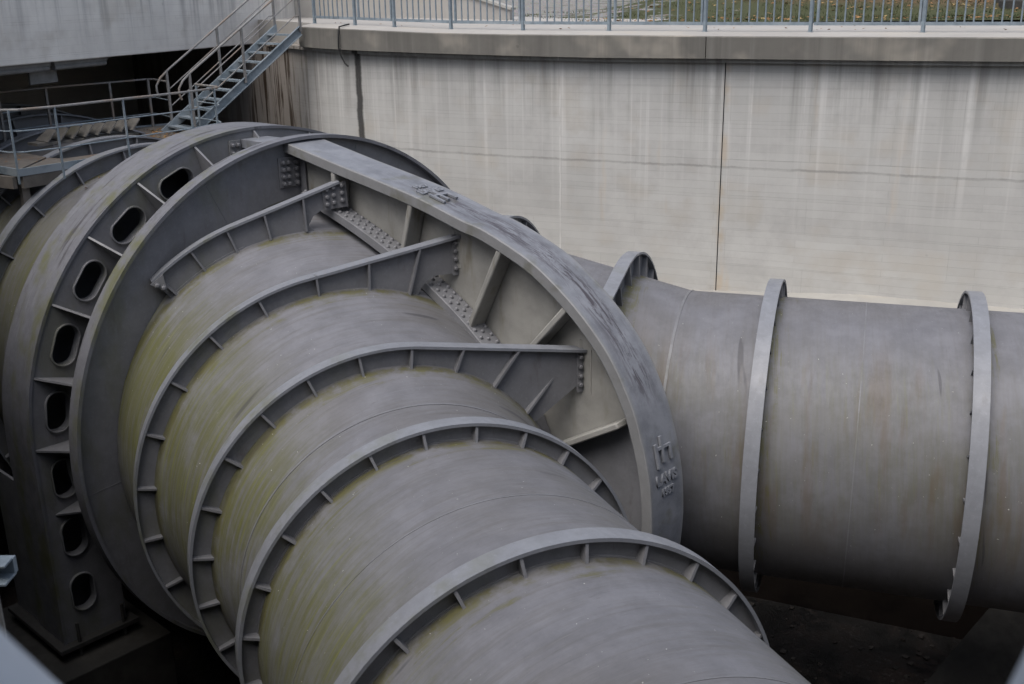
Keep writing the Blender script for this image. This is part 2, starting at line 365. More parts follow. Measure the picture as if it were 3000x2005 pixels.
# ------------------------------------------------------------------ branch shells
def branch_shell(parent, mat, side, s_end):
    """side=+1: crotch lies towards +y of the pipe frame (near branch); -1: mirrored"""
    n = 180; stations = [0] * 0; mb = MB(); vs = []; cols = 44
    for i in range(n):
        th = 2 * pi * i / n; a = sin(th); c = cos(th); s = 6.0
        while s > .2:
            R = Rb(s); y = -sH * s + cH * R * a; x = cH * s + sH * R * a
            if y > -.02 or x < .47: break
            s -= .02
        s0 = s
        st = [s0 + (5.10 - s0) * k / 20 for k in range(20)] if s0 < 5.1 else [s0] * 20
        st += [5.10 + (s_end - 5.10) * k / 23 for k in range(24)]
        for q in st: vs.append((q, side * Rb(q) * a, Rb(q) * c))
    fs = [(i * cols + j, ((i + 1) % n) * cols + j, ((i + 1) % n) * cols + j + 1, i * cols + j + 1) for i in range(n) for j in range(cols - 1)]
    mb.add(vs, fs); return mb.build('shell', mat, parent, smooth=60)

def gusset_mb(r0, r1, x0, x1, xb=.03):
    return MB().prism([(x0, r1), (x1, r1), (x1 + xb, r0), (x0 - xb, r0)], -.011, .011, lambda p, q, t: (p, t, q))

def ring_part(parent, s, Ro, Ri, a0=0, a1=360, wid=.155, front=0, goff=7.4, gstep=15, grange=None, mats=('steel', 'flange'), name='stiffener_ring', xb=.03, n=144, wx=.5):
    """web + flange + gussets. front edge of the flange at x = s, web at s - wid*wx"""
    wc = -wid * wx
    web = MB().ring(wc - .01, wc + .01, Ri - .06, Ro - .012, a0, a1, n).ring(wc - .026, wc + .026, Ri - .02, Ri + .010, a0, a1, n).build(name, mats[0], parent)
    web.location = Vector((s, 0, 0)) * K
    MB().ring(-wid, 0, Ro - .026, Ro, a0, a1, n).build('flange', mats[1], web)
    g = None
    lo, hi = (grange or (a0, a1)); k = math.ceil((lo - goff) / gstep)
    while goff + k * gstep < hi - 1:
        ang = rad(goff + k * gstep)
        if g is None:
            g = gusset_mb(Ri - .05, Ro - .027, -wid + .012, -.012, xb).build('gusset', mats[0], web); g.rotation_euler = (-ang, 0, 0)
        else: copy(g, web, rot=(-ang, 0, 0))
        k += 1
        if lo == 0 and hi == 360 and goff + k * gstep >= lo + 360: break
    return web

def arm(web, m, s, phi0, Ro, Ri, top, endpts, tipang, wid, ribs=(), name='arm'):
    """bracket arm running from the ring to the crescent girder, drawn in the ring plane; m mirrors it"""
    for up in (1, -1):
        f = lambda p, q, t: (t, m * p, up * q)
        wx = -wid * .5
        inner = [(Ri * sin(rad(a)), Ri * cos(rad(a))) for a in [tipang + (phi0 - tipang) * i / 12 for i in range(13)]]
        p0 = (Ro * sin(rad(phi0)), Ro * cos(rad(phi0)))
        a_ = MB().prism([(p0[0], p0[1] - .012), (top[0], top[1] - .012)] + endpts + inner, wx - .0105, wx + .0105, f).build('arm', 'steel', web)
        tt = (top[0] - p0[0], top[1] - p0[1]); L_ = hypot(*tt)
        MB().strip([p0, ((p0[0] + top[0]) / 2, (p0[1] + top[1]) / 2), top], (-wid, 0), f, -.027).build('arm_flange', 'flange', web)
        for (x0, z0, x1, z1, w0, w1) in ribs:
            nx, nz = (z1 - z0), -(x1 - x0); l_ = hypot(nx, nz); nx, nz = nx / l_ * .011, nz / l_ * .011
            MB().hexa([f(x0 - nx, z0 - nz, wx), f(x0 + nx, z0 + nz, wx), f(x0 + nx, z0 + nz, wx + w0), f(x0 - nx, z0 - nz, wx + w0)],
                      [f(x1 - nx, z1 - nz, wx), f(x1 + nx, z1 + nz, wx), f(x1 + nx, z1 + nz, wx + w1), f(x1 - nx, z1 - nz, wx + w1)]).build('gusset', 'steel', a_)

def bolt_mb():
    mb = MB(); mb.ring(0, .012, 0.001, .042, n=12); mb.rev([(.012, .001), (.012, .030), (.040, .028), (.046, .020), (.047, .001)], n=6)
    return mb
BOLT = None
def bolt(parent, loc, rot, sc_=1.0):
    """bolt head whose axis is +x"""
    global BOLT
    if BOLT is None:
        o = bolt_mb().build('bolt', 'steel', parent); BOLT = o
    else: o = copy(BOLT, parent)
    o.location = Vector(loc) * K; o.rotation_euler = rot; o.scale = (sc_,) * 3
    return o

def branch(name, label, m, mat, s_end, rot, loc):
    t = empty(name, label, 'pipe', loc, rot, 'two steel branch pipes leaving the fork')
    branch_shell(t, mat, m, s_end)
    MB().ring(5.085, 5.115, 1.595, 1.606, n=144).build('weld_seam', 'steel', t)
    for s in (7.05, 9.4): MB().ring(s - .006, s + .006, 1.598, 1.6035, n=144).build('weld_seam', 'steel', t)
    near = m > 0
    FM = ('steel', 'flange' if near else 'rflange')
    A = (lambda a0, a1: (a0, a1)) if near else (lambda a0, a1: (-a1, -a0))
    w1 = ring_part(t, 8.076 if near else 8.222, 1.757 if near else 1.80, 1.6, goff=7.4, xb=.05 if near else .018, mats=FM)
    w2 = ring_part(t, 6.003 if near else 6.142, 1.757 if near else 1.80, 1.6, goff=9.3, xb=.05 if near else .018, mats=FM)
    if near: pass
    else: ring_part(t, 10.30, 1.80, 1.6, mats=FM)
    a0, a1 = A(-189.3, 9.3)
    R3 = 1.947 if near else 2.02; R4 = 2.301 if near else 2.375
    w3 = ring_part(t, 4.493, R3, 1.734, a0, a1, goff=6.8 if near else -6.8, xb=.03, mats=FM)
    arm(w3, m, 4.493, 9.3, R3, 1.68, (2.01, 1.64), [(2.01, 1.19), (1.92, 1.25), (1.44, .93)], 55, .155,
        ribs=((.73, 1.835, .63, 1.58, .075, .075), (1.29, 1.735, 1.02, 1.39, .075, .075), (1.68, 1.38, 1.33, 1.05, .01, .09)))
    a0, a1 = A(-170.5 - 0, -9.5)
    w4 = ring_part(t, 2.923, R4, 2.086, a0, a1, goff=7.4 if near else -7.4, xb=.03, mats=FM)
    arm(w4, m, 2.923, -9.5, R4, 2.04, (1.31, 2.555), [(1.31, 2.12), (1.19, 2.13), (1.02, 2.13), (.95, 2.10), (.86, 2.03), (.80, 1.93)], 20, .155,
        ribs=((-.28, 2.29, -.26, 2.06, .075, .075), (.28, 2.375, .27, 2.07, .075, .075), (.84, 2.46, .70, 1.96, .075, .075)))
    a0, a1 = A(-41, -18)
    w5 = ring_part(t, 1.45, 2.725, 2.44, a0, a1, goff=-29.7 if near else 29.7, gstep=9.6, n=20, xb=0)
    arm(w5, m, 1.45, -18, 2.725, 2.40, (.37, 2.985), [(.40, 2.68), (.16, 2.66), (.06, 2.60), (0, 2.50)], 2, .155,
        ribs=((-.505, 2.68, -.45, 2.38, .075, .075), (-.055, 2.83, -.04, 2.44, .075, .075)))
    for (w_, y0, y1, zs) in ((w3, 1.925, 2.03, (1.56, 1.46, 1.36, 1.27)), (w4, 1.205, 1.33, (2.47, 2.38, 2.29, 2.19))):
        for up in (1, -1):
            z0, z1 = zs[0] + .09, zs[-1] - .08
            pl = MB().box(-.066, -.05, min(m * y0, m * y1), max(m * y0, m * y1), min(up * z0, up * z1), max(up * z0, up * z1)).build('splice_plate', 'steel', w_, bevel=.004)
            if near and up > 0:
                for z in zs: bolt(pl, (-.05, m * (y0 + .035), up * z), (0, 0, 0), .75)
            MB().box(-.12, .05, min(m * (y1), m * (y1 + .022)), max(m * y1, m * (y1 + .022)), min(up * z0, up * z1), max(up * z0, up * z1)).build('end_plate', 'cast', w_)
    for up in (1, -1):
        pl = MB().prism([(m * .17, up * 2.90), (m * .46, up * 2.98), (m * .47, up * 2.68), (m * .19, up * 2.66)], -.066, -.045, YZ).build('splice_plate', 'steel', w5, bevel=.004)
        if near and up > 0:
            for i in range(3):
                for j in range(3): bolt(pl, (-.045, .225 + i * .078 + (.02 if i == 2 else 0), 2.725 + j * .085 + i * .018), (0, 0, 0), .8)
        tp = MB().prism([(m * -1.80, up * 2.03), (m * -1.63, up * 1.93), (m * -1.66, up * 2.13)], .01, .03, YZ).build('end_plate', 'steel', w5)
        if near and up > 0:
            for (y, z) in ((-1.735, 2.02), (-1.67, 1.985)): bolt(tp, (.03, y, z), (0, 0, 0), .8)
    return t

branch('branch_pipe', 'big grey steel pipe with green algae streaks, coming toward the viewer in the foreground', 1, 'near_shell', 15.5, -H, (0, 0, DZ))
branch('branch_pipe', 'big grey steel pipe running right in front of the concrete wall', -1, 'right_shell', 16.0, H, (0, 0, 0))

# ------------------------------------------------------------------ main pipe and its stiffener rings
def Rm(x): return 2.6 if x > -1.3 else 2.6 + (-1.3 - x) * .045
mp_ = empty('main_pipe', 'widest grey steel pipe with ribs, running back under the concrete bridge', 'pipe', (0, 0, 0))
mb = MB(); xs = [.46, -1.3, -3.2, -5, -7, -9, -12]; n = 160
vs = [(x, Rm(x) * sin(2 * pi * i / n), Rm(x) * cos(2 * pi * i / n)) for i in range(n) for x in xs]
k = len(xs); mb.add(vs, [(i * k + j, ((i + 1) % n) * k + j, ((i + 1) % n) * k + j + 1, i * k + j + 1) for i in range(n) for j in range(k - 1)])
mb.build('shell', 'main_shell', mp_, 60)
for (x, R, wd) in ((-3.25, 2.926, .20), (-4.25, 2.957, .20), (-5.5, 3.055, .24), (-6.75, 3.144, .24), (-8.3, 3.22, .24)):
    ring_part(mp_, x, R, Rm(x), wid=wd, goff=7.5)

# ------------------------------------------------------------------ support ring on legs, with oval access holes
sr = empty('support_ring', 'tall ring girder with oval holes standing on straight legs around the main pipe', 'girder', (0, 0, 0))
XA, XB = -.55, -1.2; Ro, Ri = 3.33, 2.58
def oval(L_, W_, n=32):
    pts = []
    for i in range(n):
        a = 2 * pi * i / n; c, s_ = cos(a), sin(a)
        st = (L_ - W_) / 2
        pts.append((W_ / 2 * s_, W_ / 2 * c + (st if c > 0 else -st if c < 0 else 0)))
    return pts          # (across, along)
def sector(mb, cornerf, holef, x):
    """cornerf(u,v): u,v in -1..1 -> (y,z) boundary map; holef -> list of (y,z)"""
    hp = holef; n = len(hp); out = []
    for i in range(n):
        a = 2 * pi * i / n; c, s_ = cos(a), sin(a); mx = max(abs(c), abs(s_)); out.append(cornerf(s_ / mx, c / mx))
    vs = [(x, *p) for p in out] + [(x, *p) for p in hp]
    mb.add(vs, [(i, (i + 1) % n, n + (i + 1) % n, n + i) for i in range(n)])
def collar(mb, hp, x0, x1, gr=.02):
    cy = sum(p[0] for p in hp) / len(hp); cz = sum(p[1] for p in hp) / len(hp); n = len(hp); vs = []
    for (y, z) in hp:
        d = hypot(y - cy, z - cz); o = ((y - cy) / d, (z - cz) / d)
        a = (y + o[0] * gr, z + o[1] * gr)
        vs += [(x0, y, z), (x1, y, z), (x1, *a), (x0, *a)]
    mb.add(vs, [(i * 4 + j, i * 4 + (j + 1) % 4, ((i + 1) % n) * 4 + (j + 1) % 4, ((i + 1) % n) * 4 + j) for i in range(n) for j in range(4)])
webA = MB(); rims = []
webA.ring(XA - .008, XA, 2.58, 3.33, -15, 15, 20)
for k in range(-6, 6):
    if k in (-1, 0): continue       # no access hole beside the link beam
    c0 = 7.5 + 15 * k; rm_ = 3.02
    def cf(u, v, c0=c0):
        r = 2.955 + .375 * u; a = rad(c0 + 7.5 * v); return (r * sin(a), r * cos(a))
    hole = []
    for (u, v) in oval(.47, .275):
        r = rm_ + u; a = rad(c0) + v / rm_; hole.append((r * sin(a), r * cos(a)))
    sector(webA, cf, hole, XA); rims.append(hole)
for sd_ in (-1, 1):
    segs = [(0, -.82, -.43), (-.82, -1.57, -1.2), (-1.57, -2.56, -1.95)]
    for (z0, z1, zc) in segs:
        yo = 3.33; yi0, yi1 = (2.58, 2.55)
        def cf(u, v, z0=z0, z1=z1):
            z = (z0 + z1) / 2 + (z0 - z1) / 2 * v; return (sd_ * (2.945 + .385 * u), z)
        hole = [(sd_ * (3.04 + u), zc + v) for (u, v) in oval(.47, .275)]
        sector(webA, cf, hole, XA); rims.append(hole)
wa = webA.build('web', 'steel', sr, smooth=0)
MB().ring(XA - .03, XA - .006, 2.52, 3.0, 90, 270, 80).build('lower_web', 'steel', sr)
mb = MB(); mb.ring(XB - .01, XB + .01, 2.5, 3.31, -95, 95, 100); mb.box(XB - .012, XB + .008, -3.31, -2.56, -2.56, 0); mb.box(XB - .012, XB + .008, 2.56, 3.31, -2.56, 0)
mb.build('back_web', 'steel', sr)
rim0 = None
for hp in rims:
    r_ = MB(); collar(r_, hp, XA - .10, XA + .035); r_.build('hole_rim', 'steel', sr, bevel=.006)
path = [(-3.36, -2.56), (-3.36, -1.3)] + [(3.36 * sin(rad(a)), 3.36 * cos(rad(a))) for a in range(-90, 91, 2)] + [(3.36, -1.3), (3.36, -2.56)]
MB().strip(path, (XB - .04, XA + .02), YZ, -.035).build('flange', 'ringflange', sr)
for sd_ in (-1, 1):
    leg = MB().box(XB - .02, XA - .012, min(sd_ * 2.54, sd_ * 2.56), max(sd_ * 2.54, sd_ * 2.56), -2.56, -1.0).build('leg', 'steel', sr)
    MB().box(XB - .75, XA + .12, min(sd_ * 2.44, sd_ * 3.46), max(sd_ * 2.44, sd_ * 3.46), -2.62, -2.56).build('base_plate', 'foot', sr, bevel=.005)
    MB().box(XB - .7, XB - .02, min(sd_ * 3.30, sd_ * 3.335), max(sd_ * 3.30, sd_ * 3.335), -2.56, -.6).build('side_plate', 'steel', sr)
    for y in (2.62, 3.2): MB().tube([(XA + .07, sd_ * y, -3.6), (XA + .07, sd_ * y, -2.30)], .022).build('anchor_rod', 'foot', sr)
g = h_ = None
for k in list(range(-7, 8)):
    a = rad(15 * k)
    if g is None:
        g = MB().prism([(XA + .001, 3.325), (XA + .001, 2.58), (.33, 2.58), (.33, 2.63)], -.012, .012, lambda p, q, t: (p, t, q)).build('bracket', 'steel', sr); g.rotation_euler = (-a, 0, 0)
    else: copy(g, sr, rot=(-a, 0, 0))
pl = MB().box(XA, XA + .02, -.38, -.21, 2.80, 3.22).build('splice_plate', 'steel', sr, bevel=.006)
for y in (-.335, -.26):
    for j in range(4): bolt(pl, (XA + .02, y, 2.86 + j * .10), (0, 0, 0), .85)
# the collar ring in front of it
cr = empty('collar_ring', 'wide plain ring plate bolted around the fork, in front of the ring with oval holes', 'girder', (0, 0, 0))
MB().ring(.42, .45, 2.30, 3.30, n=180).build('web', 'steel', cr)
MB().ring(.375, .565, 3.285, 3.325, n=180).build('flange', 'ringflange', cr)
g = None
for k in range(-9, 10):
    a = rad(15 * k + 1.3)
    if g is None:
        g = MB().prism([(.418, 3.27), (.418, 2.85), (.16, 2.98), (.16, 3.02)], -.012, .012, lambda p, q, t: (p, t, q)).build('bracket', 'steel', cr); g.rotation_euler = (-a, 0, 0)
    else: copy(g, cr, rot=(-a, 0, 0))
pl = MB().box(.452, .472, -.37, -.07, 2.73, 3.09).build('splice_plate', 'steel', cr, bevel=.006)
for i, y in enumerate((-.315, -.245, -.125)):
    for j in range(4): bolt(pl, (.472, y, 2.775 + j * .085), (0, 0, 0), .85)
MB().box(.44, .58, -.07, -.055, 2.66, 3.2).build('end_plate', 'steel', cr)
for ang in (-25, -95, 15): 
    w_ = MB().prism([(-.0025, 2.4), (.0025, 2.4), (.0025, 3.28), (-.0025, 3.28)], .45, .4535, YZ).build('weld_seam', 'steel', cr); w_.rotation_euler = (-rad(ang), 0, 0)

# ------------------------------------------------------------------ crescent girder
cg = empty('crescent_girder', 'massive curved crescent girder with cast web, bolted between the two branch pipes', 'girder', (0, 0, 0))
half = [(.458, 3.272), (.67, 3.235), (1.05, 3.168), (1.49, 3.09), (2.15, 2.98), (2.83, 2.855), (3.44, 2.705), (3.71, 2.655), (4.07, 2.54), (4.45, 2.385), (4.84, 2.14), (5.155, 1.88), (5.42, 1.59), (5.65, 1.20), (5.76, .90), (5.82, .695), (5.87, .455), (5.895, .215), (5.905, 0.0)]
def smooth_path(P, m=4):
    out = []
    for i in range(len(P) - 1):
        p0, p1, p2, p3 = P[max(i - 1, 0)], P[i], P[i + 1], P[min(i + 2, len(P) - 1)]
        for k in range(m):
            t = k / m
            out.append(tuple(.5 * ((2 * b) + (-a + c) * t + (2 * a - 5 * b + 4 * c - d) * t * t + (-a + 3 * b - 3 * c + d) * t ** 3) for a, b, c, d in zip(p0, p1, p2, p3)))
    return out + [P[-1]]
hp = smooth_path(half); full = hp + [(x, -z) for x, z in hp[-2::-1]]
MB().strip(full, (-.272, .272), XZ, -.12).build('flange', 'girder', cg, bevel=.012)
def valley(x): # where the two branch cones meet
    R = 1.6 + (5.10 - cH * x) * .224; return sqrt(max(R * R - (sH * x) ** 2, 0))
vx = [.45 + (4.415 - .45) * (i / 40) for i in range(41)]; vp = [(x, valley(x)) for x in vx]; vp = vp + [(4.43, 0)] + [(x, -z) for x, z in vp[::-1]]
inn = offset(full, -.11)
pts = [p for p in inn if p[0] > .5]
vin = offset(vp, -.10)
MB().prism(pts + vin[::-1], -.035, .035, XZ).build('web', 'cast', cg, smooth=0)
pk = [(4.58, .40), (5.46, .90), (5.60, .62), (5.70, .25), (5.72, 0)]
MB().prism(pk + [(x, -z) for x, z in pk[:-1]][::-1] + [(4.50, 0)], -.041, -.038, XZ).build('pocket_plate', 'steel', cg, smooth=0)
# riveted splice bar along the crotch
vb = [p for p in vp if True]
ob = offset(vp, .055)
for sd_ in (-1, 1):
    y0, y1 = (sd_ * .05, sd_ * .30)
    sb = MB().strip(offset(vp, .05)[3:-3], (min(y0, y1), max(y0, y1)), XZ, .10).build('splice_bar', 'steel', cg, bevel=.008)
    if sd_ < 0:
        cen = offset(vp, .15); L_ = 0; cum = [0]
        for i in range(1, len(cen)): cum.append(cum[-1] + hypot(cen[i][0] - cen[i - 1][0], cen[i][1] - cen[i - 1][1]))
        rv = None; cnt = 0; s_ = .33
        while s_ < 3.9 and cnt < 98:
            for r_ in range(3):
                q = s_ + (.04 if r_ % 2 else 0); i = max(j for j in range(len(cum)) if cum[j] <= q); f = (q - cum[i]) / (cum[i + 1] - cum[i])
                a, b = cen[i], cen[i + 1]; x = a[0] + (b[0] - a[0]) * f; z = a[1] + (b[1] - a[1]) * f; t = atan2(b[1] - a[1], b[0] - a[0])
                loc = (x, -.095 - r_ * .078, z); rot = (0, -(t + pi / 2), 0)
                if rv is None:
                    rv = MB().rev([(-.004, .001), (-.004, .024), (.012, .022), (.022, .013), (.026, .001)], n=10).build('rivet', 'steel', sb)
                    rv.location = Vector(loc) * K; rv.rotation_euler = rot
                else: copy(rv, sb, loc, rot)
                cnt += 1
            s_ += .108
MB().box(-.544, .372, -.20, .20, 3.11, 3.225).build('link_beam', 'girder', cg, bevel=.01)
MB().box(-.544, .40, -.02, .02, 2.62, 3.11).build('link_web', 'cast', cg)
MB().box(-.544, .372, -.20, .20, -3.225, -3.11).build('link_beam', 'girder', cg, bevel=.01)
# ribs of the web (both faces, both halves)
ribs = [((1.36, 3.10), (1.33, 2.62)), ((2.68, 2.86), (2.47, 2.18)), ((3.98, 2.50), (3.46, 1.50)), ((4.83, 2.02), (4.05, 1.18)), ((5.47, .97), (4.52, .42))]
for (a, b) in ribs:
    for sg in (1, -1):
        for sd_ in (-1, 1):
            p = Vector((a[0], 0, sg * a[1])); q = Vector((b[0], 0, sg * b[1])); d = (q - p).normalized(); nn = Vector((d.z, 0, -d.x)) * .034
            y0, y1 = sd_ * .04, sd_ * .265; q2 = sd_ * .262
            MB().hexa([p - nn + Vector((0, y0, 0)), p + nn + Vector((0, y0, 0)), p + nn + Vector((0, y1, 0)), p - nn + Vector((0, y1, 0))],
                      [q - nn + Vector((0, y0, 0)), q + nn + Vector((0, y0, 0)), q + nn + Vector((0, q2, 0)), q - nn + Vector((0, q2, 0))]).build('rib', 'cast', cg, bevel=.02)
# raised foundry marks on the flange
def flange_frame(u):
    """u = index along hp -> point, tangent (towards the tip), outward normal"""
    i = int(u); f = u - i; a, b = hp[i], hp[i + 1]; p = (a[0] + (b[0] - a[0]) * f, a[1] + (b[1] - a[1]) * f)
    t = Vector((b[0] - a[0], 0, b[1] - a[1])).normalized(); nrm = Vector((-t.z, 0, t.x)); return Vector((p[0], 0, p[1])), t, nrm
def near_u(x, z): return min(range(len(hp) - 1), key=lambda i: hypot(hp[i][0] - x, hp[i][1] - z))
def text_mesh(txt, size):
    cu = bpy.data.curves.new('tmp', 'FONT'); cu.body = txt; cu.size = size * K; cu.extrude = .012 * K; cu.offset = .007; cu.align_x = 'CENTER'
    o = bpy.data.objects.new('tmp', cu); sc.collection.objects.link(o); dg = bpy.context.evaluated_depsgraph_get()
    me = bpy.data.meshes.new_from_object(o.evaluated_get(dg)); bpy.data.objects.remove(o); return me
def mark(pos_logo, pos_txt, pos_yr):
    for (x, z), kind in ((pos_logo, 'logo'), (pos_txt, 'LAVIS'), (pos_yr, '1957')):
        p, t, nrm = flange_frame(near_u(x, z) + .5)
        up = -t if True else t                       # tops of the letters point up the girder
        right = up.cross(nrm)
        if kind == 'logo':
            mb = MB(); q = [(-.115, -.14, .018, .24), (-.02, -.10, .018, .26), (.10, -.10, .018, .16)]
            for (cx_, y0, w_, h2) in q: mb.box(cx_ - w_, cx_ + w_, y0, y0 + h2, 0, .026)
            mb.box(-.098, -.037, .03, .062, 0, .025); mb.box(-.003, .083, .03, .06, 0, .025)
            o = mb.build('foundry_mark', 'girder', cg, smooth=0, bevel=.004)
        else:
            me = text_mesh(kind, .135 if kind == 'LAVIS' else .10); o = bpy.data.objects.new('lettering', me); me.materials.append(M['girder']); sc.collection.objects.link(o); o.parent = cg
        R_ = Matrix((right, up, nrm)).transposed().to_4x4()
        o.matrix_local = Matrix.Translation((p + nrm * .006) * K) @ R_
mark((5.80, .76), (5.862, .48), (5.882, .33))
mark((2.90, 2.84), (2.62, 2.89), (2.48, 2.92))

# ------------------------------------------------------------------ retaining wall, coping, bench
CE = (cH, sH); # wall axes e,q in the xy plane
def EQ(e, q, z): return (cos(H) * e - sin(H) * q, sin(H) * e + cos(H) * q, z)
plan = [(16, 3.2), (12, 3.4), (9, 3.6), (7, 3.8), (4.92, 4.0), (3, 4.2), (1.5, 4.4), (.2, 4.65), (-1, 4.95), (-2, 5.3), (-2.6, 5.6), (-5, 7.7), (-8, 9.5), (-12, 11.5)]
zt = [4.26, 4.26, 4.27, 4.28, 4.29, 4.31, 4.32, 4.34, 4.38, 4.41, 4.42, 4.45, 4.45, 4.45]
zb = [3.98, 3.98, 3.98, 3.98, 3.99, 3.99, 4.01, 4.03, 4.05, 4.07, 4.09, 4.1, 4.1, 4.1]
zbase = [.95, .86, .70, .70, .56, .47, .39, .30, .20, .09, -.02, -.2, -.3, -.3]
def qat(e): 
    for i in range(len(plan) - 1):
        if plan[i][0] >= e >= plan[i + 1][0]:
            f = (plan[i][0] - e) / (plan[i][0] - plan[i + 1][0]); return tuple(a[i] + (a[i + 1] - a[i]) * f for a in ([p[1] for p in plan], zt, zb, zbase))
dense = sorted({round(e, 3) for e, _ in plan} | {round(-12 + .5 * i, 3) for i in range(57)}, reverse=True)
def sweep(e0, e1, prof, capg=0):
    """profile fn(q, zt, zb, zbase) -> [(dq, z)]; closed section swept along the wall plan from e0 down to e1"""
    es = [e0] + [e for e in dense if e1 < e < e0] + [e1]; rows = []
    for e in es:
        q, t, b, ba = qat(e); rows.append([(e, q + dq, z) for dq, z in prof(q, t, b, ba)])
    mb = MB(); k = len(rows[0]); vs = [EQ(*p) for r in rows for p in r]; fs = []; uvs = []
    per = [0]
    for j in range(k): a, b = rows[0][j], rows[0][(j + 1) % k]; per.append(per[-1] + hypot(a[1] - b[1], a[2] - b[2]))
    for i in range(len(rows) - 1):
        for j in range(k):
            j2 = (j + 1) % k; fs.append((i * k + j, (i + 1) * k + j, (i + 1) * k + j2, i * k + j2))
            fl = abs(rows[i][j][2] - rows[i][j2][2]) < .1
            g_ = (lambda r, jj: (r[jj][0], r[jj][1])) if fl else (lambda r, jj: (r[jj][0], r[jj][2]))
            uvs.append([g_(rows[i], j), g_(rows[i + 1], j), g_(rows[i + 1], j2), g_(rows[i], j2)])
    fs += [tuple(range(k))[::-1], tuple((len(rows) - 1) * k + j for j in range(k))]
    uvs += [[(p[1], p[2]) for p in rows[0][::-1]], [(p[1], p[2]) for p in rows[-1]]]
    return mb.add(vs, fs, uvs)
rw = empty('retaining_wall', 'tall pale board-marked concrete wall with dark water stains behind the pipes', 'wall')
fw = lambda q, t, b, ba: [(0, ba - .3), (0, b - .055), (.35, b - .055), (.35, ba - .3)]
for (a, b) in ((16, 4.928), (4.912, -1.37), (-1.385, -12)):
    sweep(a, b, fw).build('wall_panel', 'wall', rw, smooth=30)
sweep(5.0, 4.8, lambda q, t, b, ba: [(.03, ba - .3), (.03, b - .05), (.3, b - .05), (.3, ba - .3)]).build('joint_filler', 'black', rw, smooth=0)
sweep(16, -4.2, lambda q, t, b, ba: [(-.09, b - .06), (-.09, b - .004), (.3, b - .004), (.3, b - .06)]).build('corbel', 'wall', rw, smooth=30)
for (a, b) in ((16, 4.66), (4.648, -2.65)):
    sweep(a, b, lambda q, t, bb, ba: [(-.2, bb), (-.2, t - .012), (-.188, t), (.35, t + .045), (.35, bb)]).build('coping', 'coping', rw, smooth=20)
# light top face of the coping
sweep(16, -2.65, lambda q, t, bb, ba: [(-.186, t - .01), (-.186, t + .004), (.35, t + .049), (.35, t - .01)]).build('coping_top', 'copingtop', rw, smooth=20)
b = empty('ledge', '', '')
sweep(16, -12, lambda q, t, bb, ba: [(-.88, -4.2), (-.88, ba - .06), (.05, ba - .06), (.05, -4.2)]).build('footing', 'footing', b, smooth=20)
sweep(16, -12, lambda q, t, bb, ba: [(-.9, ba - .06), (-.9, ba - .015), (-.88, ba), (.05, ba + .02), (.05, ba - .06)]).build('ledge_top', 'bench', b, smooth=20)
tag(b, 'low concrete ledge along the foot of the stained wall, behind the right-hand pipe', 'ledge')
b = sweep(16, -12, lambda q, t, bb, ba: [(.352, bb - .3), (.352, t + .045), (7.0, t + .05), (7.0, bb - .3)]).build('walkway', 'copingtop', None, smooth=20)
struct(b)
c_ = MB().tube([EQ(*p) for p in ((-1.62, 5.05 + .3, 4.46), (-1.62, 4.98, 4.43), (-1.62, 4.93, 4.3), (-1.63, 4.93, 4.1), (-1.60, 4.95, 3.95), (-1.53, 4.93, 3.84), (-1.47, 4.93, 3.79))], .014).build('cable', 'black')
tag(c_, 'short black cable hanging over the edge of the wall near the stairs', 'cable')

# ------------------------------------------------------------------ guard railing on the wall
gr = empty('guard_railing', 'blue-grey galvanised railing with upright bars on top of the wall', 'railing')
posts = [-2.55, -1.55, -.70, .41, 1.70, 3.11, 4.56, 6.04, 7.50, 8.95, 10.4, 11.9]
def RP(e, dz, dq=.3):
    q, t, b, ba = qat(e); return EQ(e, q + dq, t + .04 + dz)
bal = MB().box(-.0085, .0085, -.0085, .0085, 0, .80)
b0 = None; nb = 0; extra = MB()
for i, e in enumerate(posts):
    p = Vector(RP(e, 0))
    MB().box(-.022, .022, -.022, .022, 0, .92).build('post', 'galv', gr).location = p * K
    MB().box(-.045, .045, -.03, .03, 0, .008).build('foot_plate', 'galv', gr).location = p * K
    if i + 1 < len(posts):
        e2 = posts[i + 1]; a = e + .05; c = e2 - .05
        if i % 2: a = e + .09
        MB().bar(RP(a - .05, .115), RP(c + .05, .115), .03, .045).build('bottom_rail', 'galv', gr)
        MB().bar(RP(a - .05, .90), RP(c + .05, .90), .04, .04).build('top_rail', 'galv', gr)
        if i % 2:
            for ee in (a, c): MB().bar(RP(ee, .11), RP(ee, .90), .032, .032, (1, 0, 0)).build('side_bar', 'galv', gr)
        nn_ = max(3, round((c - a) / .116))
        for k in range(1, nn_):
            ee = a + (c - a) * k / nn_
            if e >= 9 : continue
            if nb < 96:
                if b0 is None: b0 = bal.build('baluster', 'galv', gr); b0.location = Vector(RP(ee, .12)) * K
                else: copy(b0, gr, RP(ee, .12))
                nb += 1
            else: extra.bar(RP(ee, .12), RP(ee, .9), .013, .013, (1, 0, 0))
if extra.v:
    o = extra.build('more_balusters', 'galv', gr); o['kind'] = 'stuff'

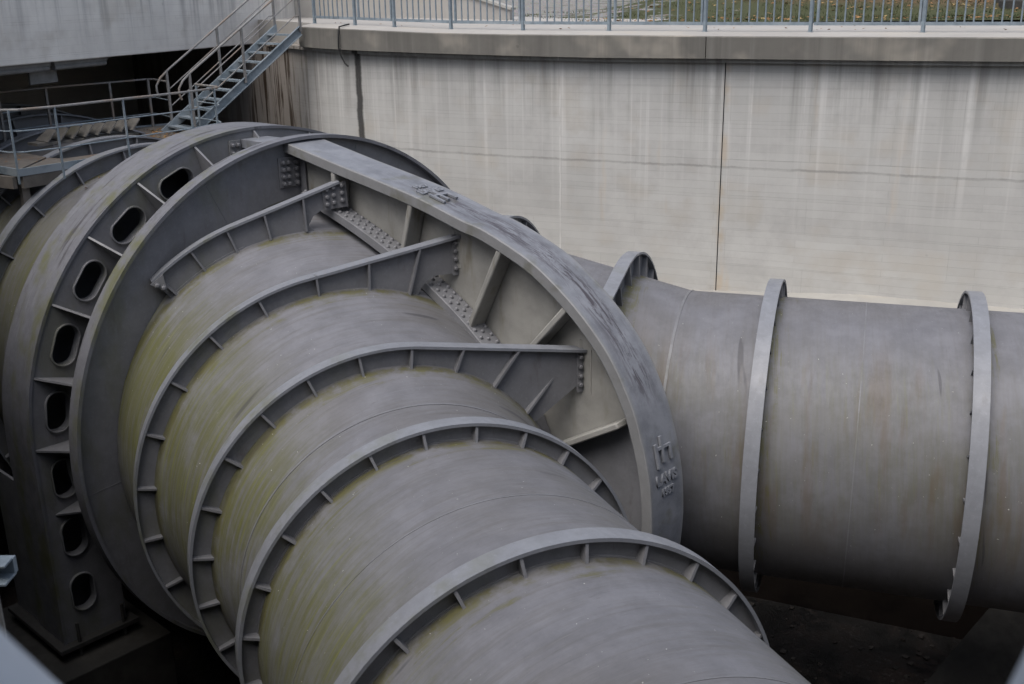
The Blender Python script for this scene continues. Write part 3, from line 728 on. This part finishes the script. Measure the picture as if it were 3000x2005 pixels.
# ------------------------------------------------------------------ ground beyond the wall
def ground_mat():
    q = NT('gravel_and_grass'); uv = q.uv(); U, V = q.sep(uv)[0:2]
    peb = q.n('ShaderNodeTexVoronoi'); q.l(uv, peb.inputs['Vector']); peb.inputs['Scale'].default_value = 22
    g = q.mix(peb.outputs['Distance'], (.30, .29, .275), (.08, .075, .068)); g = q.mix(.5, g, peb.outputs['Color'], 'OVERLAY')
    g = q.mix(.35, g, (.30, .29, .27))
    gr_ = q.mix(q.noise(uv, 14, 4, .7), (.03, .04, .017), (.085, .085, .038))
    lf = q.mix(q.noise(uv, 9, 5, .75), (.045, .032, .022), (.19, .115, .06))
    pat = q.noise(uv, 1.1, 5, .65)
    c = q.mix(q.ss(q.mth('ADD', pat, q.mth('MULTIPLY', U, .045)), .50, .60), g, gr_)
    c = q.mix(q.mth('MULTIPLY', q.ss(q.mth('ADD', V, q.mth('MULTIPLY', U, .35)), 17.5, 20.5), q.ss(U, 2.5, 5.5)), c, lf)
    q.bump(peb.outputs['Distance'], .6, .02); return q.fin(c, .9, 0, .2)
M['ground'] = ground_mat()
mb = MB(); ge = [20 - i * 2 for i in range(26)]; gq = [8.2, 9, 10, 11, 12, 13, 15, 18, 24, 40, 80]
def gz(e, q): return 4.36 + (.0 if q < 11 else min((q - 11) * (.10 if e > 1 else .02), 5.)) + .0 * e
vs = [EQ(e * (1 if q < 20 else 2.2), q, gz(e, q)) for e in ge for q in gq]; k = len(gq); fs = []; uvs = []
for i in range(len(ge) - 1):
    for j in range(k - 1):
        fs.append((i * k + j, (i + 1) * k + j, (i + 1) * k + j + 1, i * k + j + 1)); uvs.append([(ge[a], gq[b]) for a, b in ((i, j), (i + 1, j), (i + 1, j + 1), (i, j + 1))])
struct(mb.add(vs, fs, uvs).build('ground', 'ground', None, smooth=60))
# leaves and grass tufts
lv = MB(); gs = MB(); rnd = random.Random(3)
def leaf(mb, P, s):
    a = rnd.uniform(0, 6.28); tl = rnd.uniform(-.6, .6); u = Vector((cos(a), sin(a), rnd.uniform(-.3, .3))); v = Vector((-sin(a), cos(a), tl)); p = Vector(P) + Vector((0, 0, s * .5))
    mb.add([p - u * s, p - v * s * .45, p - u * .1 * s + v * .05 * s + Vector((0, 0, s * .15)), p + v * s * .5, p + u * s * .9], [(0, 1, 2), (0, 2, 3), (1, 4, 2), (2, 4, 3)])
for _ in range(3200):
    e = rnd.uniform(1.5, 15); q = rnd.uniform(8.3, 22) if rnd.random() < .8 else rnd.uniform(8.3, 11)
    if q < 12 + max(0, 6 - e) and rnd.random() < .72: continue
    leaf(lv, EQ(e, q, gz(e, q)), rnd.uniform(.03, .07))
for _ in range(60):
    e = rnd.uniform(-2.5, 12); q_ = qat(e); leaf(lv, EQ(e, q_[0] + rnd.uniform(.36, 3), q_[1] + .05), rnd.uniform(.015, .035))
o = lv.build('fallen_leaves', 'leaf', None, smooth=0); struct(o, 'stuff')
for _ in range(9000):
    e = rnd.uniform(-1, 15); q = rnd.uniform(8.25, 15)
    if e < 4.5 and (sin(e * 3.1 + q * 2.3) + sin(q * 4.7 - e * 1.7) < .35): continue
    P = Vector(EQ(e, q, gz(e, q) - .01)); a = rnd.uniform(0, 6.28); h_ = rnd.uniform(.03, .09); w_ = rnd.uniform(.006, .014)
    gs.add([P + Vector((cos(a) * w_, sin(a) * w_, 0)), P - Vector((cos(a) * w_, sin(a) * w_, 0)), P + Vector((rnd.uniform(-.04, .04), rnd.uniform(-.04, .04), h_))], [(0, 1, 2)])
o = gs.build('grass', 'grass', None, smooth=0); struct(o, 'stuff')
# sloping wing wall behind the railing and a stone kerb to the right
ww = MB(); pr = [(-9, 9.6, 4.3), (-.14, 9.6, 4.3), (-.14, 9.6, 4.60), (-1.0, 9.6, 4.86), (-9, 9.6, 6.6)]
for q0, q1, nm in ((9.6, 9.85, 'a'),):
    n_ = len(pr); vs = [EQ(e, q0 + .0, z) for e, _, z in pr] + [EQ(e, q1, z) for e, _, z in pr]
    ww.add(vs, [tuple(range(n_)), tuple(range(n_, 2 * n_))[::-1]] + [(i, (i + 1) % n_, n_ + (i + 1) % n_, n_ + i) for i in range(n_)],
           [[(e, z) for e, _, z in pr], [(e, z) for e, _, z in pr][::-1]] + [[(0, 0), (1, 0), (1, .25), (0, .25)]] * n_)
wwp = empty('wing_wall', 'low concrete wall with sloping pale top edge behind the railing', 'wall')
ww.build('wall_panel', 'copingtop', wwp, smooth=0)
MB().bar(EQ(-9, 9.72, 6.63), EQ(-1.0, 9.72, 4.885), .34, .05).build('cap', 'bench', wwp)
MB().bar(EQ(-1.0, 9.72, 4.885), EQ(-.1, 9.72, 4.62), .34, .05).build('cap', 'bench', wwp)
sk = MB()
for i in range(3): sk.add(*[[EQ(e, q, z) for z in (4.3 + .12 * i, 4.62 + .14 * i) for e, q in ((9.2, 12 + i), (16, 11.6 + i), (16, 12.2 + i), (9.2, 12.6 + i))], [(3, 2, 1, 0), (4, 5, 6, 7), (0, 1, 5, 4), (1, 2, 6, 5), (2, 3, 7, 6), (3, 0, 4, 7)]])
tag(sk.build('stone_steps', 'pier', None, smooth=0, bevel=.02), 'low grey stone steps in the leaves at the upper right', 'steps')

# ------------------------------------------------------------------ concrete bridge over the main pipe
def slab(name, mat, e0, e1, q0, q1, z0, z1, parent=None, bevel=0, smooth=0):
    mb = MB(); c = [(e0, q0), (e1, q0), (e1, q1), (e0, q1)]
    vs = [EQ(e, q, z) for z in (z0, z1) for e, q in c]
    L1 = [0, abs(e1 - e0), abs(e1 - e0) + abs(q1 - q0), 2 * abs(e1 - e0) + abs(q1 - q0), 2 * (abs(e1 - e0) + abs(q1 - q0))]
    fs = [(3, 2, 1, 0), (4, 5, 6, 7)] + [(i, (i + 1) % 4, 4 + (i + 1) % 4, 4 + i) for i in range(4)]
    uvs = [[(e, q) for e, q in c[::-1]], [(e, q) for e, q in c]] + [[(L1[i] + e0, z0), (L1[i + 1] + e0, z0), (L1[i + 1] + e0, z1), (L1[i] + e0, z1)] for i in range(4)]
    return mb.add(vs, fs, uvs).build(name, mat, parent, smooth=smooth, bevel=bevel)
br = empty('bridge', 'heavy concrete bridge beam crossing above the main pipe at upper left', 'bridge')
slab('beam', 'bridge', -5.6, -5.0, -14, 9.6, 4.03, 6.6, br, .02)
slab('deck', 'bridge', -13, -5.6, -14, 14, 4.35, 6.5, br)
dk = struct(slab('tunnel_end', 'tunnel', -10.4, -10, -14, 14, -4.2, 6.5)); dk['kind'] = 'structure'
struct(slab('abutment', 'tunnel', -13, -5.2, -14, -5.2, -4.2, 4.35))
for (q0, q1, z) in ((-.3, 2.09, 3.94), (2.17, 3.42, 3.94)):
    t = empty('lamp_fitting', 'long unlit tube lamp under the bridge, %s' % ('the left one above the blank plate' if q0 < 0 else 'the right one over the dark gap'), 'lamp', group='tube lamps under the bridge')
    MB().tube([EQ(-5.15, q0 + .02, z), EQ(-5.15, q1 - .02, z)], .045, 10).build('diffuser', 'lamp', t)
    slab('housing', 'lamp', -5.2, -5.1, q0, q1, z + .035, z + .085, t)
tag(slab('blank_plate', 'lamp', -5.36, -5.33, 1.86, 2.46, 3.70, 3.90, None, .004), 'blank grey rectangular plate hanging below the tube lamps', 'sign')

# ------------------------------------------------------------------ maintenance platform
pf = empty('platform', 'galvanised steel maintenance platform above the ribbed main pipe, scattered with dry leaves', 'platform')
Zd = 2.78
def poly(name, mat, pts, z0, z1, parent, bevel=0): return MB().prism(pts, z0, z1, lambda p, q, t: (p, q, t)).build(name, mat, parent, smooth=0, bevel=bevel)
poly('deck_plate', 'deck', [(-3.35, -1.86), (-4.25, -1.06), (-5.3, -1.05), (-6.5, -1.2), (-6.5, -2.6), (-3.9, -1.88)], Zd - .03, Zd, pf)
poly('deck_plate', 'deck', [(-3.33, -1.84), (-3.95, 2.0), (-4.2, 2.0), (-3.93, -.96), (-4.2, -1.05)], Zd - .034, Zd - .004, pf)
poly('deck_plate', 'deck', [(-3.97, 1.0), (-3.95, 2.0), (-6.5, 2.3), (-6.7, 1.3), (-5.0, 1.05)], Zd - .038, Zd - .008, pf)
for a, b_ in (((-3.33, -1.86), (-3.97, 2.02)), ((-3.33, -1.86), (-3.95, -1.9)), ((-3.95, -1.9), (-6.5, -2.65)), ((-3.97, 2.02), (-6.6, 2.34)), ((-6.7, 1.25), (-6.6, 2.34))):
    MB().bar((*a, Zd - .035), (*b_, Zd - .035), .03, .10).build('edge_channel', 'galv', pf)
MB().bar((-3.36, -1.82, Zd - .17), (-3.98, 2.0, Zd - .17), .06, .16).build('beam', 'deck', pf)
MB().bar((-3.4, -1.9, Zd - .17), (-6.5, -2.6, Zd - .17), .06, .16).build('beam', 'deck', pf)
for (x, y) in ((-3.5, -1.75), (-6.0, -2.3), (-6.2, 2.1)):
    MB().box(x - .05, x + .05, y - .05, y + .05, -4.1, Zd - .2).build('support_post', 'deck', pf)
lv = MB(); rnd = random.Random(5)
def pip(x, y): return True
for _ in range(230):
    x = rnd.uniform(-6.2, -4.05); y = rnd.uniform(1.1, 1.95)
    if rnd.random() < .5: x = rnd.gauss(-5.0, .45); y = rnd.gauss(1.35, .2)
    if not (-6.3 < x < -4.0 and 1.1 < y < 2.0): continue
    leaf(lv, (x, y, Zd - .008), rnd.uniform(.018, .04))
for _ in range(26): leaf(lv, (rnd.uniform(-5.0, -3.8), rnd.uniform(-1.8, -1.2), Zd), rnd.uniform(.015, .03))
for _ in range(26):
    f = rnd.random(); leaf(lv, (-3.5 - .45 * f, -1.2 + 2.8 * f, Zd), rnd.uniform(.012, .025))
for _ in range(40):      # leaves caught on the pipe between the rings
    a = rad(rnd.uniform(-32, 25)); x = rnd.choice((-3.2, -3.15, -4.15, -1.3)); leaf(lv, (x + rnd.uniform(0, .15), Rm(x) * sin(a), Rm(x) * cos(a)), rnd.uniform(.015, .03))
o = lv.build('leaf_litter', 'leaf', None, smooth=0); struct(o, 'stuff')
# platform railing
pr = empty('platform_railing', 'low tube railing with three rails along the platform edge', 'railing')
hR = .81; r_ = .022
front = [(-5.95, -2.55), (-4.35, -2.12), (-3.15, -2.02), (-3.0, -1.88), (-3.0, -1.4), (-3.25, -.3), (-3.5, .9), (-3.74, 1.50), (-3.82, 1.60), (-3.95, 1.66), (-4.72, 1.75)]
front_top = [(x, y, Zd + hR) for x, y in front]
MB().tube(front_top, .018).build('top_rail', 'galvrail', pr)
for h2 in (.54, .27): MB().tube([(x, y, Zd + h2) for x, y in front], .010).build('mid_rail', 'galv', pr)
for (x, y) in ((-3.06, -1.98), (-3.0, -1.40), (-3.25, -.3), (-3.50, .9), (-3.72, 1.47), (-4.68, 1.74), (-4.6, -2.2)):
    MB().box(x - .016, x + .016, y - .010, y + .010, Zd - .14, Zd + hR).build('post', 'galv', pr)
back = [(-8.0, -1.6), (-6.05, -.87), (-6.32, 0.), (-6.43, 1.15), (-6.55, 1.90), (-6.45, 1.98), (-5.66, 1.80)]
MB().tube([(x, y, Zd + hR) for x, y in back], .016).build('top_rail', 'galvrail', pr)
for h2 in (.50, .22): MB().tube([(x, y, Zd + h2) for x, y in back], .010).build('mid_rail', 'galv', pr)
for (x, y) in ((-6.05, -.87), (-6.32, 0.), (-6.43, 1.15), (-6.53, 1.92)):
    MB().box(x - .018, x + .018, y - .018, y + .018, Zd - .1, Zd + hR).build('post', 'galvrail', pr)
# row of slanted plates lying across the crown
fp = empty('vent_louvre', 'row of slanted grey metal plates lying on the pipe crown by the platform', 'louvre')
MB().bar((-4.9, -.95, 2.90), (-4.95, .70, 2.90), .30, .04).build('frame', 'fin', fp)
for i in range(8):
    y = -.80 + i * .195
    zz_ = 2.93 + .006 * i
    MB().hexa([(-4.72, y, zz_), (-5.12, y, zz_), (-5.12, y + .012, zz_ - .012), (-4.72, y + .012, zz_ - .012)],
              [(-4.80, y + .185, zz_ + .16), (-5.06, y + .185, zz_ + .16), (-5.06, y + .197, zz_ + .148), (-4.80, y + .197, zz_ + .148)]).build('slat', 'fin', fp, smooth=0)

# ------------------------------------------------------------------ stairs
S0 = Vector((-4.5, 3.75, 0)); hd = Vector((-.124, -.9923, 0)); fr = Vector((-.9923, .124, 0)); WS = .85
def SP(t, z, o=0): return tuple(S0 + hd * t + fr * o + Vector((0, 0, z)))
zst = lambda t: 4.45 - .715 * t
stp = empty('stairs', 'steep galvanised open-tread steel stairs from the wall top down to the platform', 'stairs')
for o_ in (0, WS):
    f = lambda p, q, t: SP(p, q, t)
    sg = 1 if o_ == 0 else -1
    T0, T1 = -.02, 2.30
    MB().prism([(T0, zst(T0)), (T1, zst(T1)), (T1, zst(T1) - .16), (T0, zst(T0) - .16)], o_ - .006, o_ + .006, f).build('stringer', 'galv', stp, smooth=0)
    st_ = MB()
    for dz_ in (0, -.16): st_.prism([(T0, zst(T0) + dz_), (T1, zst(T1) + dz_), (T1, zst(T1) + dz_ - .014), (T0, zst(T0) + dz_ - .014)], o_ - .045 * (1 if o_ == 0 else -1), o_, f)
    st_.build('stringer_flange', 'galv', stp, smooth=0)
tr = None
for i in range(11):
    t = .17 + i * .2; z = zst(t) - .02
    MB().hexa([SP(t, z - .03, .0), SP(t + .02, z - .03, .0), SP(t + .02, z, .0), SP(t, z, 0.)], [SP(t, z - .03, WS), SP(t + .02, z - .03, WS), SP(t + .02, z, WS), SP(t, z, WS)]).build('tread', 'galv', stp, smooth=0)
    MB().hexa([SP(t - .15, z - .012, .0), SP(t, z - .012, .0), SP(t, z - .004, .0), SP(t - .15, z - .004, 0.)], [SP(t - .15, z - .012, WS), SP(t, z - .012, WS), SP(t, z - .004, WS), SP(t - .15, z - .004, WS)]).build('tread', 'galv', stp, smooth=0)
for o_ in (-.03, WS + .03):
    hr = lambda t: 5.215 - .695 * t
    pathT = [SP(-.35, 5.38, o_), SP(0, 5.215, o_), SP(.51, 4.86, o_), SP(1.1, 4.45, o_), SP(2.06, 3.785, o_), SP(2.21, 3.66, o_), SP(2.29, 3.54, o_), SP(2.29, 3.44, o_), SP(2.26, 3.36, o_)]
    MB().tube(pathT, .018).build('handrail', 'galvrail', stp)
    for d_ in (.50, .22):
        pth = [SP(.0, zst(0) + d_ - .06, o_), SP(.10, zst(.1) + d_, o_), SP(2.06, zst(2.06) + d_, o_)]
        MB().tube(pth, .010).build('mid_rail', 'galvrail', stp)
    for t in (2.09, 1.11, .0):
        MB().box(-.018, .018, -.018, .018, 0, hr(t) - (zst(t) - .10)).build('handrail_post', 'galvrail', stp).location = Vector(SP(t, zst(t) - .10, o_)) * K

# ------------------------------------------------------------------ pit floor, piers, unseen light-blocking and pit walls
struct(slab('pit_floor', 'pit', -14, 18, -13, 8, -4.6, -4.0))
for sd_ in (-1, 1):
    mb = MB(); y0, y1 = (-3.8, -2.2) if sd_ < 0 else (2.2, 3.6); mb.box(-2.3, -.1, y0, y1, -4.0, -2.75)
    tag(mb.build('concrete_pier', 'pier', None, bevel=.02, smooth=0), 'dark concrete block under the %s leg of the support ring' % ('near' if sd_ < 0 else 'far'), 'pier', 'concrete blocks under the support ring')
mb = MB(); c = [(8.9, 1.75), (11.5, 1.75), (11.5, -1.2), (8.9, -1.2)]
vs = [EQ(9.04, 2.51, -3.3), EQ(11.0, 3.3, -2.95), EQ(8.15, 1.30, -3.97), EQ(11.0, 1.9, -3.97), EQ(9.0, 2.75, -4.1), EQ(11.0, 3.5, -4.1), EQ(8.1, 1.2, -4.1), EQ(11.0, 1.6, -4.1)]
mb.add(vs, [(0, 2, 1), (2, 3, 1), (0, 1, 5, 4), (0, 4, 6, 2), (2, 6, 7, 3), (1, 3, 7, 5), (4, 5, 7, 6)])
tag(mb.build('concrete_pier', 'pier', None, bevel=.02, smooth=0), 'dark sloping concrete block under the right-hand pipe at the lower right', 'pier')
rb = MB(); rnd = random.Random(11)
for _ in range(900):
    e = rnd.uniform(3, 12); q = rnd.uniform(-4, 5); z = -4.0; sz = rnd.uniform(.01, .05) * (2.2 if rnd.random() < .05 else 1)
    if abs(q) < 1 and rnd.random() < .4: continue
    P = Vector(EQ(e, q, z)); vs = []
    for k_ in range(8):
        vs.append(P + Vector((((k_ & 1) * 2 - 1) * sz * rnd.uniform(.5, 1), ((k_ >> 1 & 1) * 2 - 1) * sz * rnd.uniform(.5, 1), (k_ >> 2) * sz * rnd.uniform(.4, 1))))
    rb.add(vs, [(0, 2, 3, 1), (4, 5, 7, 6), (0, 1, 5, 4), (2, 6, 7, 3), (0, 4, 6, 2), (1, 3, 7, 5)])
struct(rb.build('rubble', 'rubble', None, smooth=0), 'stuff')
struct(slab('near_light_block_wall', 'dark', -6, 18, -13.2, -12.6, -4.2, 8.5))  # unseen wall, raised high behind the camera to cut low sky fill
mb = MB(); P_ = [(9.3, -7.75), (-3.6, -3.75), (-7.2, -4.6), (-7.2, -5.8), (9.3, -8.9)]
struct(mb.add([(x, y, z) for z in (-4.2, 3.7) for x, y in P_], [(4, 3, 2, 1, 0), (5, 6, 7, 8, 9)] + [(i, (i + 1) % 5, 5 + (i + 1) % 5, 5 + i) for i in range(5)], [[(0, 0), (1, 0), (1, 1), (0, 1), (0, 0)]] * 2 + [[(0, -4), (16, -4), (16, 4), (0, 4)]] * 5).build('side_light_block_wall', 'dark', None, smooth=0))  # added out of frame to block skylight from the left
struct(slab('end_wall', 'dark', 17.5, 18, -13, 3.5, -4.2, 4.2))
def CR(hx, hy, dz, d): return Vector((CAM[0] + hx * d, CAM[1] + hy * d, CAM[2] + dz * d))
p = CR(-.951, .311, 0, 2.3); rt = Vector((.735, .678, 0)).normalized(); fwd = Vector((-.678, .735, 0))
mb = MB(); a = Vector((p.x, p.y, 0)); e_ = Vector((.31, .95, 0)).normalized(); f_ = Vector((-.95, .31, 0))
cc = [a, a - e_ * .9, a - e_ * .9 + f_ * .5, a + f_ * .5 - e_ * .10]
mb.hexa([(v.x, v.y, -4) for v in cc], [(v.x, v.y, 4.2) for v in cc])
tag(mb.build('concrete_column', 'column', None, bevel=.02, smooth=0), 'rough concrete column edge at the far left of the view', 'column')
for (hx, hy, dz_, L2, mat, nm, lab, ct) in ((-.94, .338, -.502, .5, 'galv', 'steel_channel', 'pale galvanised steel channel, lower of the two at the left edge', 'bracket'),
        (-.945, .327, -.447, .45, 'galv', 'steel_channel', 'thin galvanised steel angle, upper of the two at the left edge', 'bracket'),
        (-.945, .327, -.472, .35, 'wood', 'timber_block', 'short weathered timber end between the two steel channels', 'timber')):
    q = CR(hx, hy, dz_, 4.2); d_ = rt * L2 + Vector((0, 0, .02)); a_ = q - rt * .5; b_ = q + d_ * (-.12 if 'lower' in lab else -.3)
    mb = MB()
    if nm == 'steel_channel':
        w2 = .07 if 'lower' in lab else .03
        mb.bar(a_, b_, .03, w2); mb.bar(a_ + Vector((0, 0, w2 / 2)) - fwd * .05, b_ + Vector((0, 0, w2 / 2)) - fwd * .05, .07, .012); mb.bar(a_ - Vector((0, 0, w2 / 2)) - fwd * .05, b_ - Vector((0, 0, w2 / 2)) - fwd * .05, .10, .012)
    else: mb.bar(a_, b_ - rt * .05, .12, .07)
    tag(mb.build(nm, mat, None, bevel=.004, smooth=0), lab, ct)
# out-of-focus galvanised rail right in front of the viewer
for (pa, pb, sd_, lab) in ((CR(-.951, .30, -.552, .45), CR(-.935, .352, -.652, .45), -1, 'blurred pale galvanised rail close to the viewer, lower left corner'),
                          (CR(-.25, .97, -.65, .42), CR(-.235, .972, -.585, .42), 1, 'blurred pale galvanised rail close to the viewer, lower right corner')):
    d_ = (pb - pa); dn = d_.normalized(); vd = ((pa + pb) / 2 - Vector(CAM)).normalized(); off = dn.cross(vd).normalized()
    if off.z > 0: off = -off
    mb = MB(); cen = off * .06; mb.tube([pa + cen - dn * .25, pb + cen + dn * .25], .06, 20)
    tag(mb.build('guard_rail', 'nearrail', None), lab, 'railing', 'galvanised rail beside the viewer')
